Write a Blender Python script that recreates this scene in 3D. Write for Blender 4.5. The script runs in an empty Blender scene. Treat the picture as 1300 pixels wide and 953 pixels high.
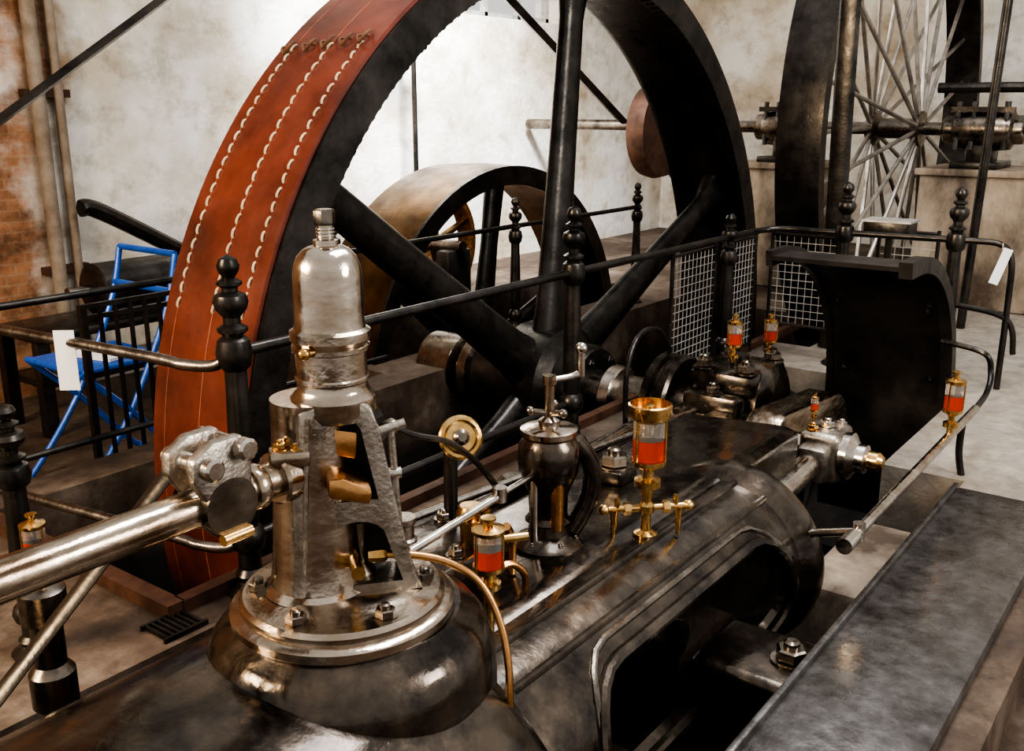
import bpy, bmesh, math, random
from mathutils import Vector, Matrix, Euler
random.seed(7)
S=bpy.context.scene
D=math.radians
# ------------------------------------------------------------------ materials
def newmat(n):
    m=bpy.data.materials.new(n); m.use_nodes=True
    nt=m.node_tree; b=nt.nodes['Principled BSDF']
    return m,nt,b
def N(nt,t,**k):
    n=nt.nodes.new(t)
    for a,v in k.items():
        if a in n.inputs: n.inputs[a].default_value=v
        else: setattr(n,a,v)
    return n
def ramp(nt,fac,stops):
    r=nt.nodes.new('ShaderNodeValToRGB'); e=r.color_ramp.elements
    while len(e)<len(stops): e.new(0.5)
    for i,(p,c) in enumerate(stops):
        e[i].position=p; e[i].color=(c[0],c[1],c[2],1) if not isinstance(c,(int,float)) else (c,c,c,1)
    nt.links.new(fac,r.inputs[0]); return r.outputs[0]
def mat(name,c1,c2,metal=1.0,ro=(0.2,0.45),scale=6,bump=0.05,bs=40,stretch=(1,1,1),coat=0.0,spread=0.18):
    m,nt,b=newmat(name)
    tc=N(nt,'ShaderNodeTexCoord'); mp=N(nt,'ShaderNodeMapping'); mp.inputs['Scale'].default_value=stretch
    nt.links.new(tc.outputs['Object'],mp.inputs[0])
    n=N(nt,'ShaderNodeTexNoise',Scale=scale,Detail=8.0,Roughness=0.65); nt.links.new(mp.outputs[0],n.inputs['Vector'])
    nt.links.new(ramp(nt,n.outputs['Fac'],[(0.5-spread,c1),(0.5+spread,c2)]),b.inputs['Base Color'])
    n2=N(nt,'ShaderNodeTexNoise',Scale=scale*2.3,Detail=6.0); nt.links.new(mp.outputs[0],n2.inputs['Vector'])
    nt.links.new(ramp(nt,n2.outputs['Fac'],[(0.3,ro[0]),(0.7,ro[1])]),b.inputs['Roughness'])
    b.inputs['Metallic'].default_value=metal
    b.inputs['Coat Weight'].default_value=coat
    b.inputs['Coat Roughness'].default_value=0.10
    if bump>0:
        n3=N(nt,'ShaderNodeTexNoise',Scale=bs,Detail=5.0); nt.links.new(tc.outputs['Object'],n3.inputs['Vector'])
        bp=N(nt,'ShaderNodeBump',Strength=bump*4,Distance=0.004); nt.links.new(n3.outputs['Fac'],bp.inputs['Height'])
        nt.links.new(bp.outputs[0],b.inputs['Normal'])
    return m
M={}
M['iron']=mat('black_iron',(0.022,0.021,0.020),(0.095,0.083,0.072),0.85,(0.22,0.42),5,0.06,50)
M['guard']=mat('painted_sheet_iron',(0.030,0.027,0.025),(0.095,0.083,0.074),0.7,(0.28,0.5),3,0.18,12)
M['gloss']=mat('oiled_black_paint',(0.026,0.021,0.018),(0.15,0.118,0.09),0.9,(0.10,0.38),6,0.15,18,coat=0.3,spread=0.13)
M['darksteel']=mat('dark_steel',(0.10,0.085,0.07),(0.34,0.29,0.24),1.0,(0.16,0.38),8,0.05,60)
M['steel']=mat('polished_steel',(0.36,0.31,0.26),(0.72,0.67,0.61),1.0,(0.12,0.32),9,0.04,70)
M['caststeel']=mat('cast_steel',(0.24,0.20,0.165),(0.50,0.455,0.40),1.0,(0.28,0.48),12,0.12,90)
M['bronzed']=mat('nickel_steel',(0.29,0.215,0.15),(0.60,0.53,0.45),1.0,(0.10,0.27),6,0.05,60,(1,1,2.5),spread=0.16)
M['rodsteel']=mat('browned_rod_steel',(0.17,0.115,0.075),(0.50,0.42,0.33),1.0,(0.14,0.34),9,0.05,60,(0.6,3,3),spread=0.13)
M['brass']=mat('brass',(0.42,0.23,0.07),(0.78,0.54,0.25),1.0,(0.15,0.35),20,0.03,80)
M['copper']=mat('copper_pipe',(0.42,0.21,0.08),(0.62,0.35,0.16),1.0,(0.2,0.35),15,0.02,80)
M['pulley']=mat('pulley_bronze',(0.035,0.021,0.012),(0.20,0.115,0.05),1.0,(0.22,0.42),3,0.03,40)
M['leather']=mat('red_leather',(0.070,0.016,0.010),(0.205,0.048,0.027),0.0,(0.28,0.48),2.5,0.06,35,coat=0.3)
M['thread']=mat('stitching',(0.42,0.29,0.16),(0.64,0.50,0.32),0.0,(0.6,0.8),20,0.0)
M['seam']=mat('belt_seam',(0.28,0.09,0.05),(0.40,0.16,0.09),0.0,(0.5,0.7),20,0.0)
M['galv']=mat('galvanised',(0.38,0.36,0.33),(0.6,0.57,0.53),0.6,(0.35,0.5),8,0.0)
M['spoke']=mat('spoke_steel',(0.22,0.19,0.16),(0.54,0.50,0.45),0.8,(0.3,0.5),5,0.0)
M['blue']=mat('blue_enamel',(0.01,0.07,0.36),(0.02,0.13,0.52),0.1,(0.25,0.4),8,0.0)
M['paper']=mat('white_paper',(0.70,0.70,0.71),(0.82,0.82,0.83),0.0,(0.6,0.8),8,0.0)
M['stone']=mat('pedestal_stone',(0.10,0.070,0.048),(0.44,0.35,0.26),0.0,(0.7,0.95),2.6,0.3,12,(1,1,0.6),spread=0.13)
M['pipe_paint']=mat('old_pipe_paint',(0.16,0.11,0.07),(0.32,0.26,0.20),0.0,(0.6,0.8),6,0.1,30)
M['wood']=mat('old_wood',(0.07,0.032,0.016),(0.18,0.085,0.04),0.0,(0.5,0.7),4,0.06,30,(1,6,6))
M['plate']=mat('steel_floor_plate',(0.070,0.060,0.052),(0.21,0.20,0.195),0.75,(0.18,0.42),9,0.16,26,spread=0.2)
M['rust']=mat('rusty_iron',(0.04,0.018,0.011),(0.13,0.06,0.035),0.4,(0.5,0.7),6,0.1,30)
def glassm(name,col,tr,r=0.03,ior=1.2):
    m,nt,b=newmat(name); b.inputs['Base Color'].default_value=(*col,1)
    tc=N(nt,'ShaderNodeTexCoord'); n=N(nt,'ShaderNodeTexNoise',Scale=8.0); nt.links.new(tc.outputs['Object'],n.inputs['Vector'])
    nt.links.new(ramp(nt,n.outputs['Fac'],[(0.3,r),(0.7,r*1.8)]),b.inputs['Roughness'])
    b.inputs['Transmission Weight'].default_value=tr; b.inputs['IOR'].default_value=ior
    return m
M['glass']=glassm('oiler_glass',(0.95,0.86,0.78),0.85,0.06,1.3)
M['oil']=glassm('red_oil',(0.64,0.07,0.025),0.45,0.05)
def floormat():
    m,nt,b=newmat('worn_stone_floor')
    tc=N(nt,'ShaderNodeTexCoord')
    n=N(nt,'ShaderNodeTexNoise',Scale=1.3,Detail=12.0,Roughness=0.7); nt.links.new(tc.outputs['Object'],n.inputs['Vector'])
    n2=N(nt,'ShaderNodeTexNoise',Scale=9.0,Detail=8.0,Roughness=0.7); nt.links.new(tc.outputs['Object'],n2.inputs['Vector'])
    c=ramp(nt,n.outputs['Fac'],[(0.36,(0.035,0.022,0.014)),(0.52,(0.095,0.062,0.040)),(0.70,(0.22,0.17,0.13))])
    c2=ramp(nt,n2.outputs['Fac'],[(0.35,(0.55,0.5,0.45)),(0.6,(1,1,1))])
    mx=N(nt,'ShaderNodeMix',data_type='RGBA',blend_type='MULTIPLY'); mx.inputs[0].default_value=1.0
    nt.links.new(c,mx.inputs[6]); nt.links.new(c2,mx.inputs[7])
    sp=N(nt,'ShaderNodeSeparateXYZ'); nt.links.new(tc.outputs['Object'],sp.inputs[0])
    mr0=N(nt,'ShaderNodeMapRange'); mr0.inputs[1].default_value=3.6; mr0.inputs[2].default_value=4.6; nt.links.new(sp.outputs[0],mr0.inputs[0])
    # the far aisle (large y) stays brown
    mrY=N(nt,'ShaderNodeMapRange'); mrY.inputs[1].default_value=2.6; mrY.inputs[2].default_value=2.0; nt.links.new(sp.outputs[1],mrY.inputs[0])
    mu=N(nt,'ShaderNodeMath',operation='MULTIPLY'); nt.links.new(mr0.outputs[0],mu.inputs[0]); nt.links.new(mrY.outputs[0],mu.inputs[1])
    mxp=N(nt,'ShaderNodeMix',data_type='RGBA'); nt.links.new(mu.outputs[0],mxp.inputs[0]); nt.links.new(mx.outputs[2],mxp.inputs[6])
    c3=ramp(nt,n2.outputs['Fac'],[(0.3,(0.20,0.165,0.13)),(0.65,(0.38,0.335,0.28))]); nt.links.new(c3,mxp.inputs[7])
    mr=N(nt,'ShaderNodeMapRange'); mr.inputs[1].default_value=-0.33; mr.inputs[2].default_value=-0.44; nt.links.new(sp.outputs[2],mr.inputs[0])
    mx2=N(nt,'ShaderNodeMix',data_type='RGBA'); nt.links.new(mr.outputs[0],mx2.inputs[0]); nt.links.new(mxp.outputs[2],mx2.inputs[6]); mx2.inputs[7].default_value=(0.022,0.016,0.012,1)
    nt.links.new(mx2.outputs[2],b.inputs['Base Color'])
    nt.links.new(ramp(nt,n.outputs['Fac'],[(0.35,0.55),(0.6,0.85)]),b.inputs['Roughness'])
    bp=N(nt,'ShaderNodeBump',Strength=0.6,Distance=0.012); nt.links.new(n2.outputs['Fac'],bp.inputs['Height']); nt.links.new(bp.outputs[0],b.inputs['Normal'])
    return m
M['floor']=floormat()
def plaster(name,brick_to,horiz=0):
    m,nt,b=newmat(name)
    tc=N(nt,'ShaderNodeTexCoord'); sp=N(nt,'ShaderNodeSeparateXYZ'); nt.links.new(tc.outputs['Object'],sp.inputs[0])
    cb=N(nt,'ShaderNodeCombineXYZ'); nt.links.new(sp.outputs[horiz],cb.inputs[0]); nt.links.new(sp.outputs[2],cb.inputs[1])
    n1=N(nt,'ShaderNodeTexNoise',Scale=0.8,Detail=9.0,Roughness=0.62); nt.links.new(cb.outputs[0],n1.inputs['Vector'])
    n2=N(nt,'ShaderNodeTexNoise',Scale=3.6,Detail=10.0,Roughness=0.72); nt.links.new(cb.outputs[0],n2.inputs['Vector'])
    c1=ramp(nt,n1.outputs['Fac'],[(0.34,(0.40,0.31,0.21)),(0.46,(0.62,0.55,0.45)),(0.58,(0.82,0.785,0.725))])
    c2=ramp(nt,n2.outputs['Fac'],[(0.34,(0.55,0.49,0.41)),(0.5,(1,1,1))])
    mx=N(nt,'ShaderNodeMix',data_type='RGBA',blend_type='MULTIPLY'); mx.inputs[0].default_value=0.7
    nt.links.new(c1,mx.inputs[6]); nt.links.new(c2,mx.inputs[7])
    br=N(nt,'ShaderNodeTexBrick',Scale=4.0); br.inputs['Mortar Size'].default_value=0.04; br.inputs['Mortar Smooth'].default_value=0.9
    br.inputs['Color1'].default_value=(0.34,0.17,0.09,1); br.inputs['Color2'].default_value=(0.25,0.13,0.07,1); br.inputs['Mortar'].default_value=(0.31,0.20,0.125,1)
    nd=N(nt,'ShaderNodeMix',data_type='VECTOR'); nd.inputs[0].default_value=0.05
    nt.links.new(cb.outputs[0],nd.inputs[4]); nt.links.new(n2.outputs['Color'],nd.inputs[5]); nt.links.new(nd.outputs[1],br.inputs['Vector'])
    a=N(nt,'ShaderNodeMath',operation='MULTIPLY_ADD'); nt.links.new(n1.outputs['Fac'],a.inputs[0]); a.inputs[1].default_value=2.2; nt.links.new(sp.outputs[horiz],a.inputs[2])
    mr=N(nt,'ShaderNodeMapRange'); mr.inputs[1].default_value=brick_to+1.1; mr.inputs[2].default_value=brick_to+0.75; nt.links.new(a.outputs[0],mr.inputs[0])
    c4=ramp(nt,n2.outputs['Fac'],[(0.38,(0.38,0.31,0.25)),(0.56,(1.15,1.05,0.95))])
    mb=N(nt,'ShaderNodeMix',data_type='RGBA',blend_type='MULTIPLY'); mb.inputs[0].default_value=0.95
    nt.links.new(br.outputs['Color'],mb.inputs[6]); nt.links.new(c4,mb.inputs[7])
    f=N(nt,'ShaderNodeMix',data_type='RGBA'); nt.links.new(mr.outputs[0],f.inputs[0]); nt.links.new(mx.outputs[2],f.inputs[6]); nt.links.new(mb.outputs[2],f.inputs[7])
    nt.links.new(f.outputs[2],b.inputs['Base Color']); b.inputs['Roughness'].default_value=0.85
    bp=N(nt,'ShaderNodeBump',Strength=0.6,Distance=0.03); nt.links.new(n2.outputs['Fac'],bp.inputs['Height']); nt.links.new(bp.outputs[0],b.inputs['Normal'])
    return m
M['plaster']=plaster('plaster_and_brick',3.45,0)
M['plaster2']=plaster('plaster_grey',-9,1)

# ------------------------------------------------------------------ builder
def frame(axis):
    w=Vector(axis).normalized(); h=Vector((0,0,1)) if abs(w.z)<0.9 else Vector((1,0,0))
    u=h.cross(w).normalized(); v=w.cross(u); return u,v,w
class B:
    def __init__(s,name): s.name=name; s.bm=bmesh.new(); s.mats=[]
    def mi(s,k):
        if k not in s.mats: s.mats.append(k)
        return s.mats.index(k)
    def merge(s,t,k):
        i=s.mi(k)
        for f in t.faces: f.material_index=i
        bmesh.ops.recalc_face_normals(t,faces=t.faces)
        me=bpy.data.meshes.new('t'); t.to_mesh(me); t.free(); s.bm.from_mesh(me); bpy.data.meshes.remove(me)
        return s
    def box(s,c,sz,k,rot=(0,0,0),bev=0.0,seg=2):
        t=bmesh.new(); bmesh.ops.create_cube(t,size=1)
        for v in t.verts: v.co=Vector((v.co.x*sz[0],v.co.y*sz[1],v.co.z*sz[2]))
        if bev: bmesh.ops.bevel(t,geom=list(t.edges),offset=bev,segments=seg,affect='EDGES',profile=0.5)
        R=Euler(rot).to_matrix().to_4x4(); R.translation=Vector(c); t.transform(R)
        return s.merge(t,k)
    def lathe(s,prof,o,axis,k,n=32,closed=False,sc=(1,1)):
        t=bmesh.new(); u,v,w=frame(axis); o=Vector(o); rings=[]
        for r,a in prof:
            if r<1e-6: rings.append([t.verts.new(o+w*a)])
            else: rings.append([t.verts.new(o+w*a+(u*math.cos(2*math.pi*i/n)*sc[0]+v*math.sin(2*math.pi*i/n)*sc[1])*r) for i in range(n)])
        L=len(rings)
        for j in range(L if closed else L-1):
            A=rings[j]; C=rings[(j+1)%L]
            for i in range(n):
                i2=(i+1)%n
                if len(A)==1 and len(C)==1: continue
                if len(A)==1: t.faces.new((A[0],C[i],C[i2]))
                elif len(C)==1: t.faces.new((A[i],A[i2],C[0]))
                else: t.faces.new((A[i],A[i2],C[i2],C[i]))
        if not closed:
            for R in (rings[0],rings[-1]):
                if len(R)>2: t.faces.new(R)
        return s.merge(t,k)
    def cyl(s,p0,p1,r0,k,r1=None,n=24,ch=0.0):
        p0=Vector(p0); p1=Vector(p1); L=(p1-p0).length; r1=r0 if r1 is None else r1
        if ch>0: pr=[(r0-ch,0),(r0,ch),(r1,L-ch),(r1-ch,L)]
        else: pr=[(r0,0),(r1,L)]
        return s.lathe(pr,p0,p1-p0,k,n)
    def ball(s,c,r,k,n=20,sc=1.0):
        m=10; return s.lathe([(r*math.sin(math.pi*i/m),-r*sc*math.cos(math.pi*i/m)) for i in range(m+1)],c,(0,0,1),k,n)
    def prism(s,pts,ext,k,bev=0.0):
        t=bmesh.new(); e=Vector(ext); a=[t.verts.new(Vector(p)) for p in pts]; b=[t.verts.new(Vector(p)+e) for p in pts]
        t.faces.new(a); t.faces.new(b[::-1]); n=len(a)
        for i in range(n): t.faces.new((a[i],b[i],b[(i+1)%n],a[(i+1)%n]))
        bmesh.ops.recalc_face_normals(t,faces=t.faces)
        if bev: bmesh.ops.bevel(t,geom=list(t.edges),offset=bev,segments=2,affect='EDGES',profile=0.5)
        return s.merge(t,k)
    def tube(s,pts,r,k,n=10,smooth=True,sub=8,closed=False,flat=1.0,r1=None):
        P=[Vector(p) for p in pts]
        if smooth and len(P)>2:
            Q=[]; m=len(P)
            for i in range(m if closed else m-1):
                if closed: a,b,c,d=P[(i-1)%m],P[i],P[(i+1)%m],P[(i+2)%m]
                else: a=P[max(i-1,0)]; b=P[i]; c=P[i+1]; d=P[min(i+2,m-1)]
                for j in range(sub):
                    x=j/sub; Q.append(0.5*((2*b)+(c-a)*x+(2*a-5*b+4*c-d)*x*x+(3*b-a-3*c+d)*x**3))
            if not closed: Q.append(P[-1])
            P=Q
        t=bmesh.new(); rings=[]; m=len(P); pu=None
        for i,p in enumerate(P):
            if closed: d=(P[(i+1)%m]-P[(i-1)%m]).normalized()
            else: d=(P[min(i+1,m-1)]-P[max(i-1,0)]).normalized()
            if pu is None: u,v,w=frame(d)
            else:
                u=(pu-d*pu.dot(d)).normalized(); v=d.cross(u)
            pu=u; rr=r if r1 is None else r+(r1-r)*i/(m-1)
            rings.append([t.verts.new(p+(u*math.cos(2*math.pi*q/n)+v*math.sin(2*math.pi*q/n)*flat)*rr) for q in range(n)])
        for i in range(m if closed else m-1):
            A=rings[i]; C=rings[(i+1)%m]
            for q in range(n): t.faces.new((A[q],A[(q+1)%n],C[(q+1)%n],C[q]))
        if not closed: t.faces.new(rings[0][::-1]); t.faces.new(rings[-1])
        return s.merge(t,k)
    def nut(s,p,axis,r,k='darksteel',h=None):
        p=Vector(p); w=Vector(axis).normalized(); h=h or r*0.95
        s.lathe([(r*1.35,0),(r*1.35,r*0.18)],p,w,k,20)
        s.lathe([(r*0.9,r*0.18),(r*1.05,r*0.3),(r*1.05,h),(r*0.9,h+r*0.12)],p,w,k,6)
        s.lathe([(r*0.55,h),(r*0.55,h+r*0.5),(r*0.35,h+r*0.65)],p,w,k,12)
        return s
    def done(s,parent=None,ang=0.6):
        me=bpy.data.meshes.new(s.name)
        for e in s.bm.edges:
            if len(e.link_faces)==2 and e.calc_face_angle(0)>ang: e.smooth=False
        for f in s.bm.faces: f.smooth=True
        s.bm.to_mesh(me); s.bm.free()
        for k in s.mats: me.materials.append(M[k])
        o=bpy.data.objects.new(s.name,me); S.collection.objects.link(o)
        if parent: o.parent=parent
        return o
def empty(name,loc=(0,0,0)):
    o=bpy.data.objects.new(name,None); S.collection.objects.link(o); return o
def cut(obj,cutters):
    for c in cutters:
        md=obj.modifiers.new('b','BOOLEAN'); md.object=c; md.operation='DIFFERENCE'; md.solver='EXACT'
    bpy.context.view_layer.update()
    dg=bpy.context.evaluated_depsgraph_get()
    me=bpy.data.meshes.new_from_object(obj.evaluated_get(dg)); obj.modifiers.clear(); old=obj.data; obj.data=me
    for c in cutters: bpy.data.objects.remove(c)
    bm=bmesh.new(); bm.from_mesh(me)
    for e in bm.edges:
        e.smooth = not (len(e.link_faces)==2 and e.calc_face_angle(0)>0.6)
    bm.to_mesh(me); bm.free()
def bx(x0,x1,y0,y1,z0,z1,k='floor',name='cutter'):
    return B(name).box(((x0+x1)/2,(y0+y1)/2,(z0+z1)/2),(x1-x0,y1-y0,z1-z0),k).done()

# ------------------------------------------------------------------ room
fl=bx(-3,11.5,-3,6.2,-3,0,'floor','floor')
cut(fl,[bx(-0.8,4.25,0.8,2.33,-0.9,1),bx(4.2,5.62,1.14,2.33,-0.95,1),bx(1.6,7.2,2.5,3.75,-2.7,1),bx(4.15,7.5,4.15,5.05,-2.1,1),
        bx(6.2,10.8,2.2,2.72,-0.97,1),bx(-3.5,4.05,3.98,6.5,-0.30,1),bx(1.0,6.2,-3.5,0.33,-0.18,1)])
wb=bx(-3,11.8,6.2,6.5,-3,5.2,'plaster','wall_back')
cut(wb,[bx(7.5,9.1,6.0,6.7,2.36,4.1)])
bx(11.5,11.8,-3,6.2,-3,5.2,'plaster2','wall_right')
w=B('window_1')
for x in (7.53,8.03,8.57,9.07): w.box((x,6.35,3.23),(0.05,0.06,1.72),'galv')
for z in (2.39,3.0,3.55,4.07): w.box((8.3,6.35,z),(1.6,0.06,0.05),'galv')
w.done()

# ------------------------------------------------------------------ flywheel
CX,CZ=4.526,-0.02
fw=B('flywheel')
fw.lathe([(2.355,2.87),(2.355,3.45),(2.27,3.45),(2.25,3.40),(2.26,3.0),(2.195,2.95),(2.195,2.87)],(CX,0,CZ),(0,1,0),'iron',160,closed=True)
t=bmesh.new(); n=240; ra=[]
for i in range(n*4):
    a=2*math.pi*i/(n*4); q=i%4; r=2.197 if q in(0,3) else 2.190
    ra.append([t.verts.new((CX+rr*math.cos(a),y,CZ+rr*math.sin(a))) for rr,y in ((2.21,2.872),(r,2.872),(r,2.93),(2.21,2.93))])
for i in range(len(ra)):
    A=ra[i];C=ra[(i+1)%len(ra)]
    for j in range(3): t.faces.new((A[j],A[j+1],C[j+1],C[j]))
fw.merge(t,'iron')
for k in range(6):
    a=D(84.5+60*k); d=Vector((math.cos(a),0,math.sin(a))); o=Vector((CX,3.13,CZ))
    fw.lathe([(0.16,0.2),(0.125,0.45),(0.10,1.3),(0.088,2.0),(0.10,2.1),(0.17,2.26)],o,d,'iron',24,sc=(0.62,1.0))
fw.lathe([(0.14,2.80),(0.24,2.80),(0.26,2.83),(0.26,2.95),(0.34,3.0),(0.34,3.28),(0.26,3.33),(0.26,3.5),(0.14,3.52)],(CX,0,CZ),(0,1,0),'iron',48)
for k in range(6):
    a=D(54.5+60*k); fw.nut((CX+0.2*math.cos(a),2.8,CZ+0.2*math.sin(a)),(0,-1,0),0.025,'iron')
fw.done()
bl=B('leather_drive_belt')
bl.lathe([(2.357,2.885),(2.375,2.885),(2.375,3.435),(2.357,3.435)],(CX,0,CZ),(0,1,0),'leather',200,closed=True)
def onrim(a,y,r=2.378): return Vector((CX+r*math.cos(a),y,CZ+r*math.sin(a)))
for yy in (2.965,3.14,3.36):
    a=131.0; i=0
    while a<160:
        off=0.0025*(1 if i%2 else -1)
        bl.tube([onrim(D(a),yy+off,2.374),onrim(D(a+0.25),yy+off*0.6,2.380),onrim(D(a+0.72),yy-off*.6,2.380),onrim(D(a+0.95),yy-off,2.374)],0.0050,'thread',6,sub=3)
        a+=1.45; i+=1
for j,yy in enumerate((2.95,3.04,3.14,3.24,3.36)):
    bl.tube([onrim(D(130.2+j*0.3),yy),onrim(D(130.9+j*.3),yy+0.03,2.40),onrim(D(131.6+j*.3),yy+0.01,2.39),onrim(D(131.0+j*.3),yy-0.02,2.41),onrim(D(129.6+j*.3),yy+0.01,2.385)],0.006,'wood',6,sub=4)
for yy,ww in ((3.14,0.005),(3.36,0.003)):
    pr=[(2.3755,yy-ww/2),(2.3765,yy-ww/2),(2.3765,yy+ww/2),(2.3755,yy+ww/2)]
    bl.lathe(pr,(CX,0,CZ),(0,1,0),'seam',160,closed=True)
bl.done()

# ------------------------------------------------------------------ crankshaft, bearing, crank
sh=B('crankshaft')
sh.cyl((CX,1.42,CZ),(CX,4.0,CZ),0.125,'darksteel',n=40)
sh.lathe([(0.18,3.55),(0.22,3.58),(0.22,3.64),(0.18,3.66)],(CX,0,CZ),(0,1,0),'darksteel',36)
sh.lathe([(0.16,3.72),(0.19,3.74),(0.19,3.98),(0.16,4.0)],(CX,0,CZ),(0,1,0),'darksteel',36)
sh.cyl((CX,2.62,CZ),(CX,2.7,CZ),0.17,'steel',n=36,ch=0.01)
px,pz=3.93,0.12; dx=Vector((px-CX,0,pz-CZ)); ang=math.atan2(dx.z,dx.x); pts=[]
for i in range(13):
    a=ang+math.pi/2+math.pi*i/12*-1; pts.append((px+0.13*math.cos(a),1.46,pz+0.13*math.sin(a)))
for i in range(13):
    a=ang-math.pi/2-math.pi*i/12; pts.append((CX+0.22*math.cos(a),1.46,CZ+0.22*math.sin(a)))
sh.prism(pts,(0,0.16,0),'rodsteel',0.015)
sh.cyl((px,1.12,pz),(px,1.5,pz),0.06,'steel')
sh.done()
cr=B('connecting_rod')
cr.lathe([(0.045,0),(0.06,0.7),(0.05,1.45)],(2.4,1.3,0.0),(px-2.4,0,pz),'steel',20)
cr.box((px,1.29,pz),(0.20,0.17,0.22),'caststeel',(0,-0.08,0),0.03,3)
cr.box((px-0.13,1.29,pz-0.01),(0.10,0.12,0.15),'caststeel',(0,-0.08,0),0.02)
cr.lathe([(0.10,0),(0.10,0.03),(0.075,0.045),(0.055,0.06),(0.055,0.09),(0.04,0.10)],(px,1.21,pz),(0,-1,0),'steel',28)
cr.lathe([(0.04,0),(0.04,0.05),(0.025,0.07),(0,0.07)],(px,1.12,pz),(0,-1,0),'brass',18)
cr.nut((px,1.29,pz+0.105),(0,0,1),0.028,'steel'); cr.nut((px+0.06,1.25,pz+0.105),(0,0,1),0.02,'steel'); cr.nut((px-0.06,1.33,pz+0.105),(0,0,1),0.02,'brass')
cr.done()
pb=B('shaft_bearing')
bxx,by=4.5,1.95
pb.box((bxx,by,-0.45),(0.85,0.50,0.9),'iron',bev=0.03)
pb.box((bxx,by,0.02),(0.66,0.40,0.16),'gloss',bev=0.03)
pb.lathe([(0.19,-0.2),(0.235,-0.18),(0.235,0.18),(0.19,0.2)],(CX,by,0.06),(0,1,0),'gloss',40)
pb.box((bxx,by,0.22),(0.44,0.34,0.12),'gloss',bev=0.035)
for sx in (-1,1):
    for sy in (-1,1):
        pb.nut((bxx+sx*0.16,by+sy*0.11,0.28),(0,0,1),0.042,'darksteel')
    pb.box((bxx+sx*0.27,by,0.10),(0.10,0.30,0.18),'gloss',bev=0.03)
    pb.nut((bxx+sx*0.28,by,0.19),(0,0,1),0.035,'darksteel')
pb.cyl((bxx,by,0.28),(bxx,by,0.33),0.05,'iron')
pb.done()
ec=B('valve_eccentric')
ec.lathe([(0.13,2.22),(0.245,2.22),(0.26,2.235),(0.26,2.275),(0.235,2.285),(0.235,2.31),(0.26,2.32),(0.26,2.36),(0.13,2.37)],(CX-0.05,0,CZ+0.04),(0,1,0),'gloss',48)
ec.cyl((CX-0.28,2.28,0.02),(2.75,2.05,0.12),0.028,'steel',n=18)
ec.box((CX-0.33,2.29,0.02),(0.14,0.08,0.14),'darksteel',bev=0.02)
ec.tube([(4.0,2.3,0.0),(4.0,2.3,0.3),(4.15,2.32,0.44),(4.38,2.34,0.42),(4.5,2.34,0.28),(4.5,2.33,0.2)],0.013,'iron')
ec.done()

sg=B('splash_guard'); t=bmesh.new(); rows=[]
GZ=-0.06
def gp(a,dr=0):
    if a>88:
        e=(a-88)*D(1); return Vector((4.62-(0.88+dr)*e,0,GZ+0.88+dr-0.015*e))
    return Vector((4.62+(0.88+dr)*math.cos(D(a)),0,GZ+(0.88+dr)*math.sin(D(a))))
A=[98,93]+[88-4*i for i in range(38)]
for th in (0,1):
    row=[]
    for a in A:
        p=gp(a); c=Vector((4.62,0,GZ)); q=p+((p-c).normalized()*0.022 if th else Vector())
        row.append([t.verts.new((q.x,y,q.z)) for y in (1.20,1.82)])
    rows.append(row)
L=len(A)
for i in range(L-1):
    for r in rows: t.faces.new((r[i][0],r[i][1],r[i+1][1],r[i+1][0]))
    for j in (0,1): t.faces.new((rows[0][i][j],rows[0][i+1][j],rows[1][i+1][j],rows[1][i][j]))
for i in (0,L-1): t.faces.new((rows[0][i][0],rows[0][i][1],rows[1][i][1],rows[1][i][0]))
sg.merge(t,'guard')
# heavy cast flange along both sides
for y0,wd in ((1.155,0.06),(1.80,0.03)):
    t=bmesh.new(); rg_=[]
    for a in A:
        rg_.append([t.verts.new(gp(a,dr)+Vector((0,y,0))) for dr,y in ((-0.03,y0),(0.045,y0),(0.045,y0+wd),(-0.03,y0+wd))])
    for i in range(len(A)-1):
        for j in range(4): t.faces.new((rg_[i][j],rg_[i][(j+1)%4],rg_[i+1][(j+1)%4],rg_[i+1][j]))
    t.faces.new(rg_[0]); t.faces.new(rg_[-1]); sg.merge(t,'guard')
for a in (70,40,10,-20):
    p=gp(a); sg.nut((p.x*0.999,1.74,p.z),-(p-Vector((4.62,0,GZ))),0.014,'iron'); sg.nut((p.x*0.999,1.27,p.z),-(p-Vector((4.62,0,GZ))),0.014,'iron')
sg.box((5.3,1.5,-0.6),(0.08,0.5,0.62),'iron')
sg.done()

# ------------------------------------------------------------------ cylinder casing
YE=1.3
cy=B('engine_cylinder')
cy.lathe([(0.0,-0.7),(0.53,-0.7),(0.552,-0.68),(0.552,1.22),(0.545,1.28),(0.52,1.33),(0.47,1.37),(0.40,1.40),(0.30,1.42),(0.30,1.55)],(0,YE,0),(1,0,0),'gloss',80)
cy.lathe([(0.285,0.0),(0.282,0.46),(0.277,0.51),(0.265,0.55),(0.245,0.577),(0.22,0.592),(0.212,0.602)],(1.185,YE-0.025,0),(0,0,1),'gloss',72)
cy.box((0.4,YE,-0.7),(1.9,0.8,0.4),'iron',bev=0.03)
cy.done()

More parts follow.
